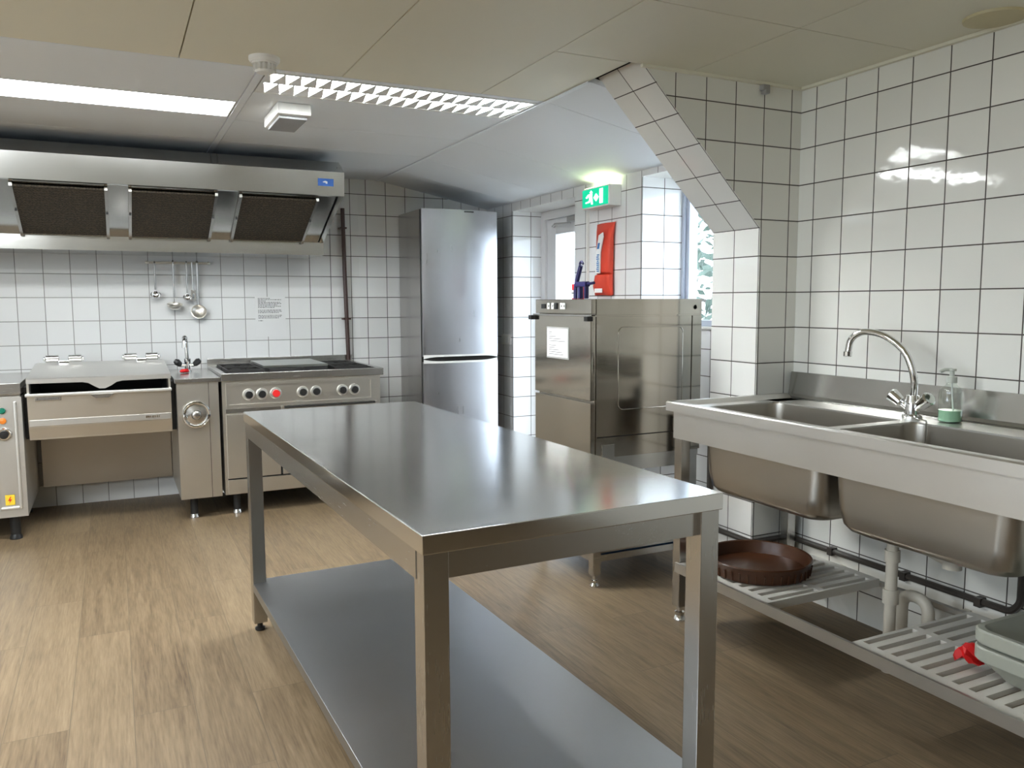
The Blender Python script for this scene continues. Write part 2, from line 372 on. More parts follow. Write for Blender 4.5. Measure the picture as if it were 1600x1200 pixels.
b.box(PX, 3.03, -.461, 0, 0, 2.45); b.box(PX, 3.03, -1.37, -.461, 1.975, 2.45); b.box(PX, 3.03, -2.11, -1.37, 0, 2.45)
b.box(2.95, 3.03, -3.06, -2.11, 0, 1.15); b.box(PX, 3.03, -3.06, -2.11, 2.0, 2.45)
b.box(RX, 3.03, -3.287, -3.06, 0, 2.45); b.box(RX, 3.03, -8.0, -3.287, 0, 2.45)
o = struct(b.build('wall_right', ['tile_pier', 'tile_reveal', 'tile_right', 'tile_plain'], smooth=False))
by_normal(o, lambda n, c: 3 if abs(n.z) > .5 else 1 if abs(n.y) > .5 else (2 if c.y < -3.1 else 0))
b = MB().prism([(2.466, 0), (RX, 0), (RX, CH+.02), (1.848, CH+.02), (2.466, 1.611)], 'y', -3.287, -2.99)
o = struct(b.build('wall_column', ['tile_face', 'tile_side', 'tile_slope'], smooth=False))
by_normal(o, lambda n, c: 0 if abs(n.y) > .5 else 1 if abs(n.x) > .9 else 2)

# ceiling: panels with real joints under a dark void
b = MB(); g = .0024
def slab(x0, x1, y0, y1, mi): b.box(x0+g, x1-g, y0+g, y1-g, CH, CH+.02, mi=mi)
for x0, x1 in ((-2.8, -1.85), (-1.85, -.66), (-.66, .548)):
    for y0, y1 in ((-2.62, -2.03), (-1.70, -1.1), (-1.1, -.5), (-.5, 0)): slab(x0, x1, y0, y1, 0)
    if x0 < -.7: slab(x0, x1, -2.03, -1.70, 0)
for y0, y1 in ((-2.62, -2.575), (-2.235, -1.64), (-1.64, -1.07), (-1.07, -.5), (-.5, 0)): slab(.582, 1.8, y0, y1, 0)
slab(1.787, 1.8, -2.575, -2.235, 0)
b.box(.550, .580, -2.62, 0, CH-.003, CH+.02, mi=0)
xs = [-2.8, -2.18, -1.57, -.96, -.35, .262, .868, 1.478]
for x0, x1 in zip(xs, xs[1:]):
    for y0, y1 in ((-8, -6.3), (-6.3, -5.05), (-5.05, -3.85), (-3.85, -2.62)): slab(x0, x1, y0, y1, 1)
slab(1.478, 1.8, -3.285, -2.62, 1)
for x0, x1 in ((1.478, 2.09), (2.09, RX)):
    for y0, y1 in ((-8, -6.3), (-6.3, -5.05), (-5.05, -3.85), (-3.85, -3.287)): slab(x0, x1, y0, y1, 1)
SL = .193
ys = [-2.995, -2.62, -1.68, -1.02, -.5, 0]
for y0, y1 in zip(ys, ys[1:]):
    pts = [(1.803, CH-.001), (PX, CH-SL*(PX-1.8)), (PX, CH-SL*(PX-1.8)+.02), (1.803, CH+.02)]
    b.prism(pts, 'y', y0+g, y1-g, mi=0)
b.box(-2.8, 1.8, -8, 0, CH+.1, CH+.12, mi=2); b.box(1.8, 3.1, -8, 0, CH+.1, CH+.12, mi=2)
struct(b.build('ceiling', ['ceil_white', 'ceil_cream', 'dark'], smooth=False))
b = MB().box(RX-.02, RX, -8, -3.287, CH-.012, CH-.0005); b.box(1.85, RX-.02, -3.303, -3.287, CH-.012, CH-.0005)
struct(b.build('trim_1', 'ceil_cream', smooth=False))
b = MB().box(1.79, 1.812, -3.0, 0, CH-.006, CH-.0015); struct(b.build('trim_2', 'ceil_white', smooth=False))

# window
wn = struct(MB().box(2.985, 3.045, -3.06, -3.01, 1.15, 2.0).box(2.985, 3.045, -2.16, -2.11, 1.15, 2.0).box(2.985, 3.045, -3.01, -2.16, 1.15, 1.2)
            .box(2.985, 3.045, -3.01, -2.16, 1.95, 2.0).box(2.968, 2.985, -2.134, -2.112, 1.15, 2.0).build('window_1', 'alu', smooth=False))
MB().box(3.012, 3.018, -3.01, -2.16, 1.2, 1.95).build('pane', 'glass', wn, smooth=False)
MB().box(2.935, 2.985, -3.008, -2.161, 1.1502, 1.166, .003).build('sill', 'tile_plain', wn)
# door
dr = struct(MB().box(2.93, 3.02, -.52, -.462, 0, 1.974).box(2.93, 3.02, -1.369, -1.31, 0, 1.974).box(2.93, 3.02, -1.31, -.52, 1.915, 1.974).build('door_1', 'upvc', smooth=False))
MB().box(2.95, 3.0, -1.308, -1.19, .01, 1.912, .004).box(2.95, 3.0, -.65, -.522, .01, 1.912, .004).box(2.95, 3.0, -1.19, -.65, 1.80, 1.912, .004).box(2.95, 3.0, -1.19, -.65, .01, .25, .004).build('door_leaf', 'upvc', dr)
MB().box(2.972, 2.978, -1.19, -.65, .25, 1.80).build('pane', 'glass', dr, smooth=False)
MB().box(2.91, 2.948, -1.1, -.88, 1.868, 1.905, .005).tube([(2.93, -.9, 1.862), (2.86, -.80, 1.858), (2.93, -.64, 1.858)], .008).build('door_closer', 'greypl', dr)

# ------------------------------------------------------------------ outdoors
b = MB().box(3.3, 30, -15, 15, -.4, -.3).box(-30, -3.3, -15, 15, -.4, -.3); struct(b.build('ground', 'grass', smooth=False))
def tree(name, label, x, y, h, seed):
    rnd = random.Random(seed)
    t = thing(name, label, 'tree', (x, y, -.3))
    k = MB().tube([(x, y, -.3), (x+.05, y+.05, h*.3), (x-.04, y+.1, h*.6), (x, y, h*.95)], .1, rad=[.14, .11, .07, .02])
    for i in range(9):
        a = rnd.uniform(0, 6.28); z = h*rnd.uniform(.25, .8); l = rnd.uniform(.6, 1.3)
        k.tube([(x, y+.05, z), (x+l*.5*math.cos(a), y+l*.5*math.sin(a), z+.3), (x+l*math.cos(a), y+l*math.sin(a), z+.5)], .02, 6, rad=[.04, .03, .01])
    k.build('trunk', 'bark', t)
    bm = bmesh.new()
    for i in range(4600):
        a = rnd.uniform(0, 6.28); rad = 1.5*math.sqrt(rnd.random()); z = h*rnd.uniform(.12, 1.05)
        p = Vector((x+rad*math.cos(a), y+rad*math.sin(a), z)); s_ = rnd.uniform(.035, .10)
        d1 = Vector((rnd.gauss(0, 1), rnd.gauss(0, 1), rnd.gauss(0, 1))).normalized(); d2 = d1.orthogonal().normalized()
        vs = [bm.verts.new(p+s_*v) for v in (-d1, d2*.5, d1, -d2*.5)]; bm.faces.new(vs)
    q = MB(); q.bm.free(); q.bm = bm; q.build('foliage', 'leaf', t, smooth=False)
tree('garden_tree', 'leafy garden tree with pale trunk seen through the window', 5.6, -.35, 3.4, 3)

# ------------------------------------------------------------------ lamps
t = thing('ceiling_light', 'glowing flush ceiling light strip with smooth diffuser above the extractor hood', 'light', (-.05, -1.865, CH), group='recessed ceiling lights')
MB().box(-.655, .545, -2.026, -1.706, CH+.03, CH+.08).box(-.655, .545, -2.026, -2.018, CH-.001, CH+.03).box(-.655, .545, -1.714, -1.706, CH-.001, CH+.03)\
    .box(-.655, -.647, -2.018, -1.714, CH-.001, CH+.03).box(.537, .545, -2.018, -1.714, CH-.001, CH+.03).build('housing', 'louvre', t, smooth=False)
MB().box(-.646, .536, -2.017, -1.715, CH-.0005, CH+.006).build('diffuser', 'lamp', t, smooth=False)
t = thing('ceiling_light', 'glowing ceiling light with white zigzag louvre in front of the smooth one', 'light', (1.185, -2.405, CH), group='recessed ceiling lights')
x0, x1, y0, y1 = .586, 1.784, -2.570, -2.240
MB().box(x0, x1, y0, y1, CH+.066, CH+.09).box(x0, x1, y0, y0+.012, CH-.002, CH+.066).box(x0, x1, y1-.012, y1, CH-.002, CH+.066)\
    .box(x0, x0+.01, y0+.012, y1-.012, CH-.002, CH+.066).box(x1-.01, x1, y0+.012, y1-.012, CH-.002, CH+.066).build('housing', 'louvre', t, smooth=False)
MB().box(x0+.012, x1-.012, y0+.014, y1-.014, CH+.020, CH+.026).build('lamp_panel', 'lamp_bright', t, smooth=False)
b = MB(); n = 19; p = (x1-x0-.024)/n; ym = (y0+y1)/2
for ya, yb in ((y0+.012, ym), (ym, y1-.012)):                       # two rows of wedge-shaped reflector blades
    for i in range(n+1):
        c = x0+.012+i*p; h = p*.5
        lo = [(max(c-.003, x0+.011), ya, CH), (min(c+.003, x1-.011), ya, CH), (min(c+h, x1-.011), yb, CH), (max(c-h, x0+.011), yb, CH)]
        hi = [(min(max(q[0]+(c-q[0])*.5, x0+.011), x1-.011), q[1], CH+.014) for q in lo]
        b.loft([lo, hi])
b.build('louvre', 'louvre', t, smooth=False)
t = thing('smoke_detector', 'round white smoke detector on the ceiling beside the louvred light', 'smoke detector', (.545, -2.76, CH))
MB().lathe([(.056, 0), (.056, .012), (.05, .02)], (.545, -2.76, CH), (0, 0, -1), 28).build('base', 'white', t)
q = MB().lathe([(.046, .02), (.046, .026), (.03, .027), (.03, .046), (.036, .048), (.030, .056), (.012, .060)], (.545, -2.76, CH), (0, 0, -1), 28)
for i in range(14):
    a = 2*PI*i/14; c, s_ = math.cos(a)*.038, math.sin(a)*.038
    q.box(.545+c-.003, .545+c+.003, -2.76+s_-.003, -2.76+s_+.003, CH-.049, CH-.026)
q.build('sensor_head', 'white', t)
t = thing('emergency_light', 'small rectangular white emergency light on the ceiling between lamp and hood', 'emergency light', (.78, -1.93, CH))
MB().box(.705, .858, -2.115, -1.76, CH-.052, CH, .008).build('housing', 'white', t)
MB().box(.718, .845, -2.085, -1.79, CH-.066, CH-.052, .004).build('lens', 'lens', t)
o = MB().lathe([(.092, 0), (.090, .008), (.07, .011), (.001, .012)], (2.575, -4.2, CH), (0, 0, -1), 36).build('ceiling_cover', 'yellowed')
tag(o, 'round yellowed flush cover plate on the ceiling above the sinks', 'cover plate')
o = MB().box(2.442, 2.48, -3.312, -3.287, CH-.036, CH-.012, .004).box(2.45, 2.474, -3.318, -3.29, CH-.05, CH-.034, .003).build('wall_sensor', 'greypl')
tag(o, 'small grey wedge sensor at the top of the tiled brace', 'sensor')

# ------------------------------------------------------------------ extractor hood
t = thing('extractor_hood', 'wide stainless steel extractor hood over the cooking line', 'extractor hood', (0, -.5, 2.0))
XL, XR = -1.6, 1.28
def sl(y): return 1.938+(y+1.0)*(1.938-1.708)/(-.5)        # the sloping filter bank
b = MB()
b.prism([(-1.045, 1.94), (-1.056, 2.078), (-.925, 2.158), (-.90, 2.158), (-.90, 2.16), (0, 2.16), (0, 2.14), (-.925, 2.14), (-1.042, 2.07), (-1.031, 1.94)], 'x', XL, XR)
b.build('fascia', 'steel_hood', t, smooth=False)
b = MB()
b.prism([(-1.030, 1.94), (-1.030, 1.952), (-.995, 1.952), (-.48, 1.716), (-.48, 1.704), (-1.0, 1.94)], 'x', XL, XR-.04)
b.build('filter_bank', 'steel_hood', t, smooth=False)
b = MB().prism([(-.478, 1.705), (-.478, 1.62), (-.005, 1.62), (-.005, 1.64), (-.455, 1.64), (-.455, 1.705)], 'x', XL, XR)
b.build('grease_trough', 'steel_hood', t, smooth=False)
b = MB().prism([(-1.030, 1.94), (-1.040, 2.07), (-1.0, 2.119), (-.005, 2.119), (-.005, 1.642), (-.44, 1.642), (-.475, 1.70)], 'x', XR-.03, XR-.002)
b.build('end_panel', 'steel_hood', t, smooth=False)
for k, (xa, xb) in enumerate(((-1.02, -.60), (-.437, -.012), (.122, .552), (.70, 1.125))):
    f = MB().prism([(-.975, sl(-.975)-.013), (-.975, sl(-.975)-.004), (-.52, sl(-.52)-.004), (-.52, sl(-.52)-.013)], 'x', xa, xb).build('filter', 'filter', t, smooth=False)
    for x_ in (xa-.016, xb):
        MB().prism([(-.985, sl(-.985)-.02), (-.985, sl(-.985)-.003), (-.505, sl(-.505)-.003), (-.505, sl(-.505)-.02)], 'x', x_, x_+.016).build('frame_strip', 'steel', f, smooth=False)
        MB().cyl((x_+.008, -.77, sl(-.77)-.028), (x_+.008, -.77, sl(-.77)-.015), .006, 8).build('clip', 'black', f)
l = MB().prism([(-1.048, 1.994), (-1.051, 2.037), (-1.0545, 2.037), (-1.0512, 1.994)], 'x', 1.122, 1.215).build('maker_label', 'blue_l', t, smooth=False)
MB().prism([(1.150, 2.018), (1.165, 2.024), (1.178, 2.020), (1.178, 2.008), (1.168, 2.008), (1.168, 2.014), (1.152, 2.014)], 'y', -1.0538, -1.0515).build('label_mark', 'griddle', l, smooth=False)
MB().cyl((1.30, -.30, 1.755), (1.279, -.30, 1.755), .014, 12).box(1.282, 1.292, -.33, -.27, 1.715, 1.725).build('drain_cock', 'greypl', t)
o = MB().tube(arc([(1.524, -.047, 1.985), (1.530, -.047, 1.5), (1.543, -.047, .886)], .05), .015, 10).box(1.51, 1.565, -.062, 0, 1.182, 1.196).box(1.5, 1.55, -.06, 0, 1.84, 1.85).build('gas_pipe', 'pipe_brown')
tag(o, 'dark brown vertical pipe on the wall between hood and refrigerator', 'pipe')

# ------------------------------------------------------------------ ladle rail and utensils
o = MB().box(.214, .598, -.034, -.026, 1.567, 1.583, .002).box(.222, .236, -.027, 0, 1.569, 1.581).box(.576, .590, -.027, 0, 1.569, 1.581)
for x_ in (.214, .598): o.sphere((x_, -.03, 1.575), .011)
for x_ in (.259, .365, .456, .488, .520, .56): o.tube([(x_, -.030, 1.584), (x_, -.040, 1.585), (x_, -.043, 1.571), (x_, -.050, 1.568), (x_, -.053, 1.577)], .0022, 6)
tag(o.build('utensil_rail', 'steel_warm'), 'short steel hanging rail on the tiles below the hood', 'rail')
def ladle(name, label, x, ztop, zb, r, tilt, flat=1.0, wide=.0055):
    t = thing(name, label, 'ladle' if 'ladle' in name else 'skimmer', (x, -.05, zb), group='utensils on the hanging rail')
    MB().tube([(x, -.048, ztop-.006), (x, -.046, ztop+.004), (x, -.051, ztop+.012), (x, -.056, ztop+.004), (x, -.052, ztop-.02), (x, -.047, (ztop+zb)/2), (x, -.042, zb+r*.9)], wide, 8).build('handle', 'steel_grey', t)
    d = Vector((0, -math.cos(tilt), math.sin(tilt)))
    pr = [(r*math.sin(a), -r*math.cos(a)*flat) for a in [i*PI/2/8 for i in range(9)]]
    pr += [(r*.94*math.sin(a), -r*.94*math.cos(a)*flat+.0005) for a in [i*PI/2/8 for i in range(8, -1, -1)]]
    MB().lathe(pr, (x, -.055-r*.1, zb), d, 24).build('bowl', 'chrome' if r < .04 else 'steel_warm', t)
ladle('ladle', 'small ladle hanging leftmost on the rail', .259, 1.565, 1.366, .033, .9)
ladle('ladle', 'broad shallow ladle hanging second from the left on the rail', .372, 1.575, 1.300, .049, 1.25, .75)
ladle('ladle', 'small ladle hanging just left of the spatula on the rail', .455, 1.57, 1.348, .029, .9)
t = thing('spatula', 'small slotted spatula hanging between small ladle and large skimmer', 'spatula', (.491, -.05, 1.33), group='utensils on the hanging rail')
MB().tube([(.489, -.053, 1.577), (.490, -.053, 1.475), (.492, -.052, 1.39)], .004, 8).build('handle', 'steel_grey', t)
MB().box(.476, .486, -.055, -.050, 1.322, 1.395, .001).box(.498, .508, -.055, -.050, 1.322, 1.395, .001).box(.486, .498, -.055, -.050, 1.37, 1.395).build('blade', 'steel', t)
ladle('skimmer', 'large round skimmer hanging rightmost on the rail', .522, 1.571, 1.250, .050, .35, .45, .008)

# ------------------------------------------------------------------ paper notice on the back wall
t = thing('wall_notice', 'printed white paper notice stuck on the tiles above the cooker', 'notice', (1.0, 0, 1.2))
MB().box(.898, 1.106, -.004, -.0005, 1.068, 1.349).build('sheet', 'paper', t, smooth=False)
q = MB(); rnd = random.Random(4); z = 1.338
for k, end in enumerate((1.0, 1.078, .97, 1.07, 1.078, 1.05, 1.075, 1.03, 0, 1.08, 1.082, 1.06, 0, 1.08, 1.075, 1.06, 0, .95)):
    x = .918
    while x < end:
        wd = rnd.uniform(.005, .018); q.box(x, min(x+wd, end), -.0046, -.0041, z-.0022, z+.0022); x += wd+.004
    z -= .0092
q.build('printed_text', 'ink', t, smooth=False)

# ------------------------------------------------------------------ control cabinet at the far left
def feet(parent, pts, z1, mat='chrome', r=.022):
    for x, y in pts:
        f = MB().lathe([(r*.95, .022), (r, .03), (r, z1)], (x, y, 0), (0, 0, 1), 18).build('leg', 'cast' if mat == 'chrome' else mat, parent)
        MB().lathe([(r*1.25, 0), (r*1.25, .010), (r*1.0, .026), (r*.9, .036)], (x, y, 0), (0, 0, 1), 18).build('foot', mat, f)
t = thing('control_cabinet', 'steel control cabinet with coloured lamps at the left edge', 'cabinet', (-.7, -.4, 0))
MB().box(-.93, -.474, -.80, -.03, .135, .80).build('body', 'steel_sink', t, smooth=False)
MB().box(-.94, -.473, -.815, -.01, .815, .876, .003).box(-.93, -.48, -.79, -.02, .80, .815).build('worktop', 'steel', t)
MB().box(-.92, -.60, -.804, -.8, .17, .79).build('front_panel', 'steel_sink', t, smooth=False)
MB().box(-.512, -.498, -.812, -.80, .18, .775, .004).box(-.60, -.512, -.812, -.80, .18, .194, .004).build('frame_strip', 'rim', t)
MB().lathe([(.017, 0), (.017, .012), (.012, .018), (.0, .019)], (-.567, -.80, .727), (0, -1, 0), 18).build('lamp', 'green_l', t)
MB().lathe([(.017, 0), (.017, .008), (.0, .012)], (-.567, -.80, .672), (0, -1, 0), 18).build('lamp', 'orange_l', t)
k = MB().lathe([(.036, 0), (.036, .008), (.03, .016), (.022, .016)], (-.563, -.80, .598), (0, -1, 0), 24).build('knob', 'chrome', t)
MB().lathe([(.022, .010), (.022, .032), (.0, .034)], (-.563, -.80, .598), (0, -1, 0), 20).build('grip', 'black', k)
s_ = MB().box(-.578, -.533, -.806, -.804, .205, .262).build('warning_sticker', 'yellow', t, smooth=False)
MB().prism([(-.553, .253), (-.566, .230), (-.556, .230), (-.562, .213), (-.547, .237), (-.556, .237), (-.549, .253)], 'y', -.807, -.806).build('bolt_mark', 'red', s_, smooth=False)
feet(t, [(-.545, -.74), (-.545, -.1), (-.88, -.74), (-.88, -.1)], .137, 'black', .026)

# ------------------------------------------------------------------ tilting bratt pan with its handwheel pillar
t = thing('bratt_pan', 'stainless tilting bratt pan with black interior and a handwheel pillar', 'bratt pan', (0, -.4, 0))
b = MB()
b.prism([(-.795, .80), (-.785, .62), (-.768, .55), (-.72, .55), (-.72, .56), (-.755, .56), (-.77, .62), (-.778, .80)], 'x', -.448, .284)
b.box(-.448, .284, -.12, -.10, .60, .865); b.box(-.448, -.437, -.78, -.10, .60, .865); b.box(.273, .284, -.78, -.10, .60, .865); b.box(-.448, .284, -.77, -.10, .555, .60)
b.build('pan', 'steel_warm', t, smooth=False)
MB().box(-.436, .272, -.70, -.125, .601, .62).box(-.4365, -.43, -.777, -.125, .61, .862).box(.266, .2725, -.777, -.125, .61, .862).box(-.43, .266, -.14, -.121, .61, .862).box(-.43, .266, -.777, -.77, .61, .798).build('pan_lining', 'blackpan', t, smooth=False)
MB().box(-.456, .288, -.814, -.776, .795, .812, .004).build('front_rim', 'rim', t)
MB().box(-.443, .280, -.792, -.779, .628, .664, .002).build('seam_band', 'steel_sink', t)
MB().prism([(-.135, .792), (-.02, .792), (-.045, .775), (-.11, .775)], 'y', -.82, -.79).build('pouring_lip', 'steel', t, smooth=False)
b = MB().box(-.41, -.282, -.800, -.793, .769, .792, .002); pl = b.build('type_plate', 'steel', t)
q = MB()
for i in range(14): q.box(-.40+i*.0078, -.395+i*.0078, -.8008, -.7998, .777, .784)
q.build('plate_print', 'ink', pl, smooth=False)
b = MB()
for i, wd in enumerate((.012, .01, .008, .01, .008, .008, .004)): b.box(.143+i*.0115, .143+i*.0115+wd*.8, -.796, -.791, .642, .655)
b.build('maker_badge', 'chrome', t, smooth=False)
# lid: sloping up to the hinges, with a rounded tongue over the pouring lip
lidf = [(-.45, .890), (.288, .890), (.288, .866), (.03, .864), (.0, .858), (-.03, .838), (-.06, .824), (-.09, .824), (-.115, .838), (-.145, .858), (-.175, .864), (-.45, .866)]
b = MB().prism(lidf, 'y', -.775, -.765)
b.prism([(-.776, .888), (-.77, .893), (-.13, .935), (-.06, .935), (-.06, .905), (-.13, .91), (-.765, .868), (-.776, .868)], 'x', -.45, .288)
b.build('lid', 'steel_sink', t, smooth=False)
for xa in (-.29, .15):
    h = MB().cyl((xa-.10, -.17, .965), (xa-.025, -.17, .965), .024, 18, .004).cyl((xa+.025, -.17, .965), (xa+.10, -.17, .965), .024, 18, .004)
    for e_, s1 in ((-.10, -1), (.10, 1)): h.cyl((xa+e_, -.17, .965), (xa+e_+s1*.012, -.17, .965), .014, 14, .003)
    h.box(xa-.03, xa+.03, -.20, -.14, .925, .955, .006)
    h.build('hinge', 'chrome', t)
MB().box(-.45, .31, -.06, -.045, .14, .60).build('rear_panel', 'steel_rear', t, smooth=False)
MB().box(-.4705, -.4495, -.70, -.06, .55, .84).build('side_bearing', 'cast', t, smooth=False)
MB().box(.2855, .312, -.70, -.06, .55, .84).build('side_bearing', 'cast', t, smooth=False)
MB().box(.314, .548, -.80, -.03, .135, .835).build('pillar', 'steel_warm', t, smooth=False)
MB().box(.49, .4925, -.8015, -.8, .137, .833).build('pillar_seam', 'dark', t, smooth=False)
MB().box(.304, .561, -.812, -.01, .835, .862, .003).build('pillar_top', 'steel', t)
wh = MB().tube([(.416+.072*math.cos(a), -.835, .646+.072*math.sin(a)) for a in [2*PI*i/40 for i in range(41)]], .0085, 10)
wh.build('handwheel', 'chrome', t)
wp = t.children[-1]
MB().lathe([(.068, 0), (.066, .006), (.03, .014), (.022, .028), (.010, .034)], (.416, -.82, .646), (0, -1, 0), 30).cyl((.416, -.80, .646), (.416, -.825, .646), .018).build('wheel_disc', 'steel', wp)
MB().cyl((.352, -.835, .640), (.352, -.875, .640), .011, 14, .003).build('crank_grip', 'chrome', wp)
feet(t, [(.39, -.725), (.39, -.1)], .137, 'chrome')
t = thing('tap', 'small chrome mixer tap with two black handles on the pillar by the pan', 'tap', (.42, -.27, .862))
MB().lathe([(.026, .0006), (.026, .01), (.018, .016), (.016, .05), (.02, .06), (.02, .085), (.014, .09)], (.42, -.27, .862), (0, 0, 1), 18).cyl((.38, -.27, .905), (.46, -.27, .905), .013).build('body', 'chrome', t)
MB().tube(arc([(.42, -.27, .945), (.415, -.28, 1.07), (.405, -.33, 1.085), (.398, -.36, 1.07), (.395, -.365, 1.02)], .03), .012, 12).sphere((.405, -.33, 1.082), .018).build('spout', 'chrome', t)
for s1 in (-1, 1):
    MB().tube([(.42+s1*.035, -.27, .900), (.42+s1*.045, -.275, .91), (.42+s1*.065, -.28, .928), (.42+s1*.078, -.282, .938)], .01, 12, rad=[.007, .018, .022, .012]).build('handle', 'black', t)
o = MB()
for k in range(6): o.sphere((.395+random.uniform(-.018, .018), -.40+random.uniform(-.015, .015), .876+random.uniform(-.002, .006)), .012, 1.2, 1, .9, jit=.12)
tag(o.build('scrubber', 'redcloth'), 'small bright red scrubber lying at the foot of the black-handled tap', 'scrubber')

# ------------------------------------------------------------------ cooker
t = thing('cooker', 'large stainless gas cooker with row of knobs beneath the notice', 'cooker', (1.06, -.4, 0))
MB().box(.568, 1.555, -.79, -.02, .135, .84).build('body', 'steel_warm', t, smooth=False)
b = MB().box(.563, 1.575, -.812, -.775, .835, .882, .004).box(.563, .60, -.775, -.02, .835, .882, .004).box(1.535, 1.575, -.775, -.02, .835, .882, .004).box(.60, 1.535, -.14, -.02, .835, .882, .003).box(.60, 1.535, -.775, -.14, .835, .845)
b.box(.563, 1.575, -.028, -.015, .88, .925, .003)
b.build('hob_top', 'steel', t)
MB().box(.605, 1.53, -.77, -.145, .8445, .850).build('spill_tray', 'cast', t, smooth=False)
for cx in (.72, .97, 1.38):
    for cy in (-.60, -.31):
        r0 = .115
        q = MB()
        for k in range(4):
            a = PI/4+k*PI/2; q.tube([(cx+.03*math.cos(a), cy+.03*math.sin(a), .886), (cx+.10*math.cos(a), cy+.10*math.sin(a), .890), (cx+.14*math.cos(a), cy+.14*math.sin(a), .886)], .009, 6)
        for x_ in (-.105, .105): q.box(cx+x_-.006, cx+x_+.006, cy-.13, cy+.13, .866, .896, .002)
        for y_ in (-.13, .13): q.box(cx-.11, cx+.11, cy+y_-.006, cy+y_+.006, .866, .896, .002)
        q.lathe([(.045, 0), (.045, .02), (.03, .026), (.0, .028)], (cx, cy, .845), (0, 0, 1), 18)
        q.build('burner_grate', 'cast', t)
MB().prism([(.835, .899), (1.24, .899), (1.24, .912), (.835, .912)], 'y', -.68, -.14).build('griddle_plate', 'griddle', t, smooth=False)
MB().box(.837, 1.238, -.682, -.15, .880, .8988).build('griddle_frame', 'cast', t, smooth=False)
b = MB().box(.59, 1.505, -.803, -.79, .675, .69).box(.59, 1.505, -.803, -.79, .805, .822).box(.59, .606, -.803, -.79, .69, .805).box(1.489, 1.505, -.803, -.79, .69, .805)
b.box(.606, 1.489, -.794, -.789, .69, .805)
b.build('control_panel', 'steel_warm', t, smooth=False)
for x_, c in ((.722, 'black'), (.800, 'black'), (.884, 'red'), (1.049, 'black'), (1.133, 'black'), (1.302, 'black'), (1.380, 'black')):
    k = MB().lathe([(.036, 0), (.036, .006), (.031, .013), (.0, .014)], (x_, -.794, .748), (0, -1, 0), 24).build('knob', 'rim', t)
    MB().lathe([(.023, .010), (.023, .026), (.021, .030), (.0, .031)], (x_, -.794, .748), (0, -1, 0), 20).build('grip', c, k)
b = MB().box(.585, .90, -.806, -.79, .236, .632, .003).build('oven_door', 'steel_warm', t)
b = MB().box(.912, 1.53, -.808, -.79, .236, .668, .003).build('oven_door', 'steel_warm', t)
MB().box(.93, 1.51, -.83, -.812, .655, .668, .003).box(.95, .97, -.812, -.806, .655, .668).box(1.47, 1.49, -.812, -.806, .655, .668).build('door_handle', 'dark', b)
MB().box(.585, 1.53, -.803, -.79, .640, .664).build('trim_strip', 'steel', t, smooth=False)
MB().box(.585, 1.53, -.7925, -.789, .226, .238).box(.899, .913, -.7925, -.789, .2375, .64).build('gap_shade_strip', 'dark', t, smooth=False)  # dark strips that paint shade into the gaps between doors and drawer
MB().box(.585, 1.53, -.806, -.79, .14, .228, .002).build('plinth_drawer', 'steel_warm', t)
feet(t, [(.64, -.725), (1.48, -.725), (.64, -.1), (1.48, -.1)], .137, 'chrome')

# ------------------------------------------------------------------ refrigerator
t = thing('refrigerator', 'tall stainless steel fridge freezer standing in the corner', 'refrigerator', (2.23, -.3, 0))
MB().box(1.948, 2.53, -.51, -.04, .03, 1.955, .004).build('body', 'steel_fside', t)
def curved_door(z0, z1, cut):
    ymid, bul = -.545, .028
    loops = []
    xs_ = [1.95+(2.528-1.95)*i/24 for i in range(25)]
    def front(x): u = (x-2.239)/.289; return -.535-bul*(1-u*u) if abs(u) < 1 else -.535
    lo = [(x, front(x), z0) for x in xs_]+[(2.528, -.512, z0), (1.95, -.512, z0)]
    hi = [(x, front(x), z1) for x in xs_]+[(2.528, -.512, z1), (1.95, -.512, z1)]
    return MB().loft([lo, hi])
dU = curved_door(.925, 1.955, 0).build('door', 'steel_fridge', t)
dL = curved_door(.06, .885, 0).build('door', 'steel_fridge', t)
def lens(z, h, x0, x1, dy, n=20, z2=None):
    pts = []
    for i in range(n+1):
        u = i/n; pts.append((x0+(x1-x0)*u, z+h*min(1, 6*min(u, 1-u))**.6))
    return pts
def strip(zc, up):
    q = MB(); n = 24; lo = []; hi = []
    for i in range(n+1):
        x = 1.952+(2.526-1.952)*i/n; u = (x-2.239)/.289; y = -.536-.028*(1-u*u)
        e_ = .0165*min(1, max(0, 1-abs(u)**6)) if abs(u) < .92 else .003
        za = zc+(e_ if up else -e_); zb = zc+(.03 if up else -.03)
        lo.append((x, y, za)); hi.append((x, y, zb))
    L1 = [lo, hi, [(p_[0], p_[1]+.02, p_[2]) for p_ in hi], [(p_[0], p_[1]+.02, p_[2]) for p_ in lo], lo]
    q.loft(L1, False, False, closed=False)
    return q
strip(.905, True).build('handle_trim', 'white', dU)
strip(.905, False).build('handle_trim', 'white', dL)
MB().box(1.952, 2.526, -.53, -.512, .886, .924).build('handle_recess', 'dark', t, smooth=False)
b = MB()
for i in range(7): b.box(2.262+i*.0105, 2.269+i*.0105, -.5655, -.560, 1.938, 1.947)
b.build('maker_badge', 'black', dU, smooth=False)
MB().box(1.9465, 1.9525, -.515, -.505, .05, 1.95).build('door_gasket', 'rubber', t, smooth=False)
feet(t, [(2.0, -.46), (2.48, -.46), (2.0, -.1), (2.48, -.1)], .032, 'black', .02)

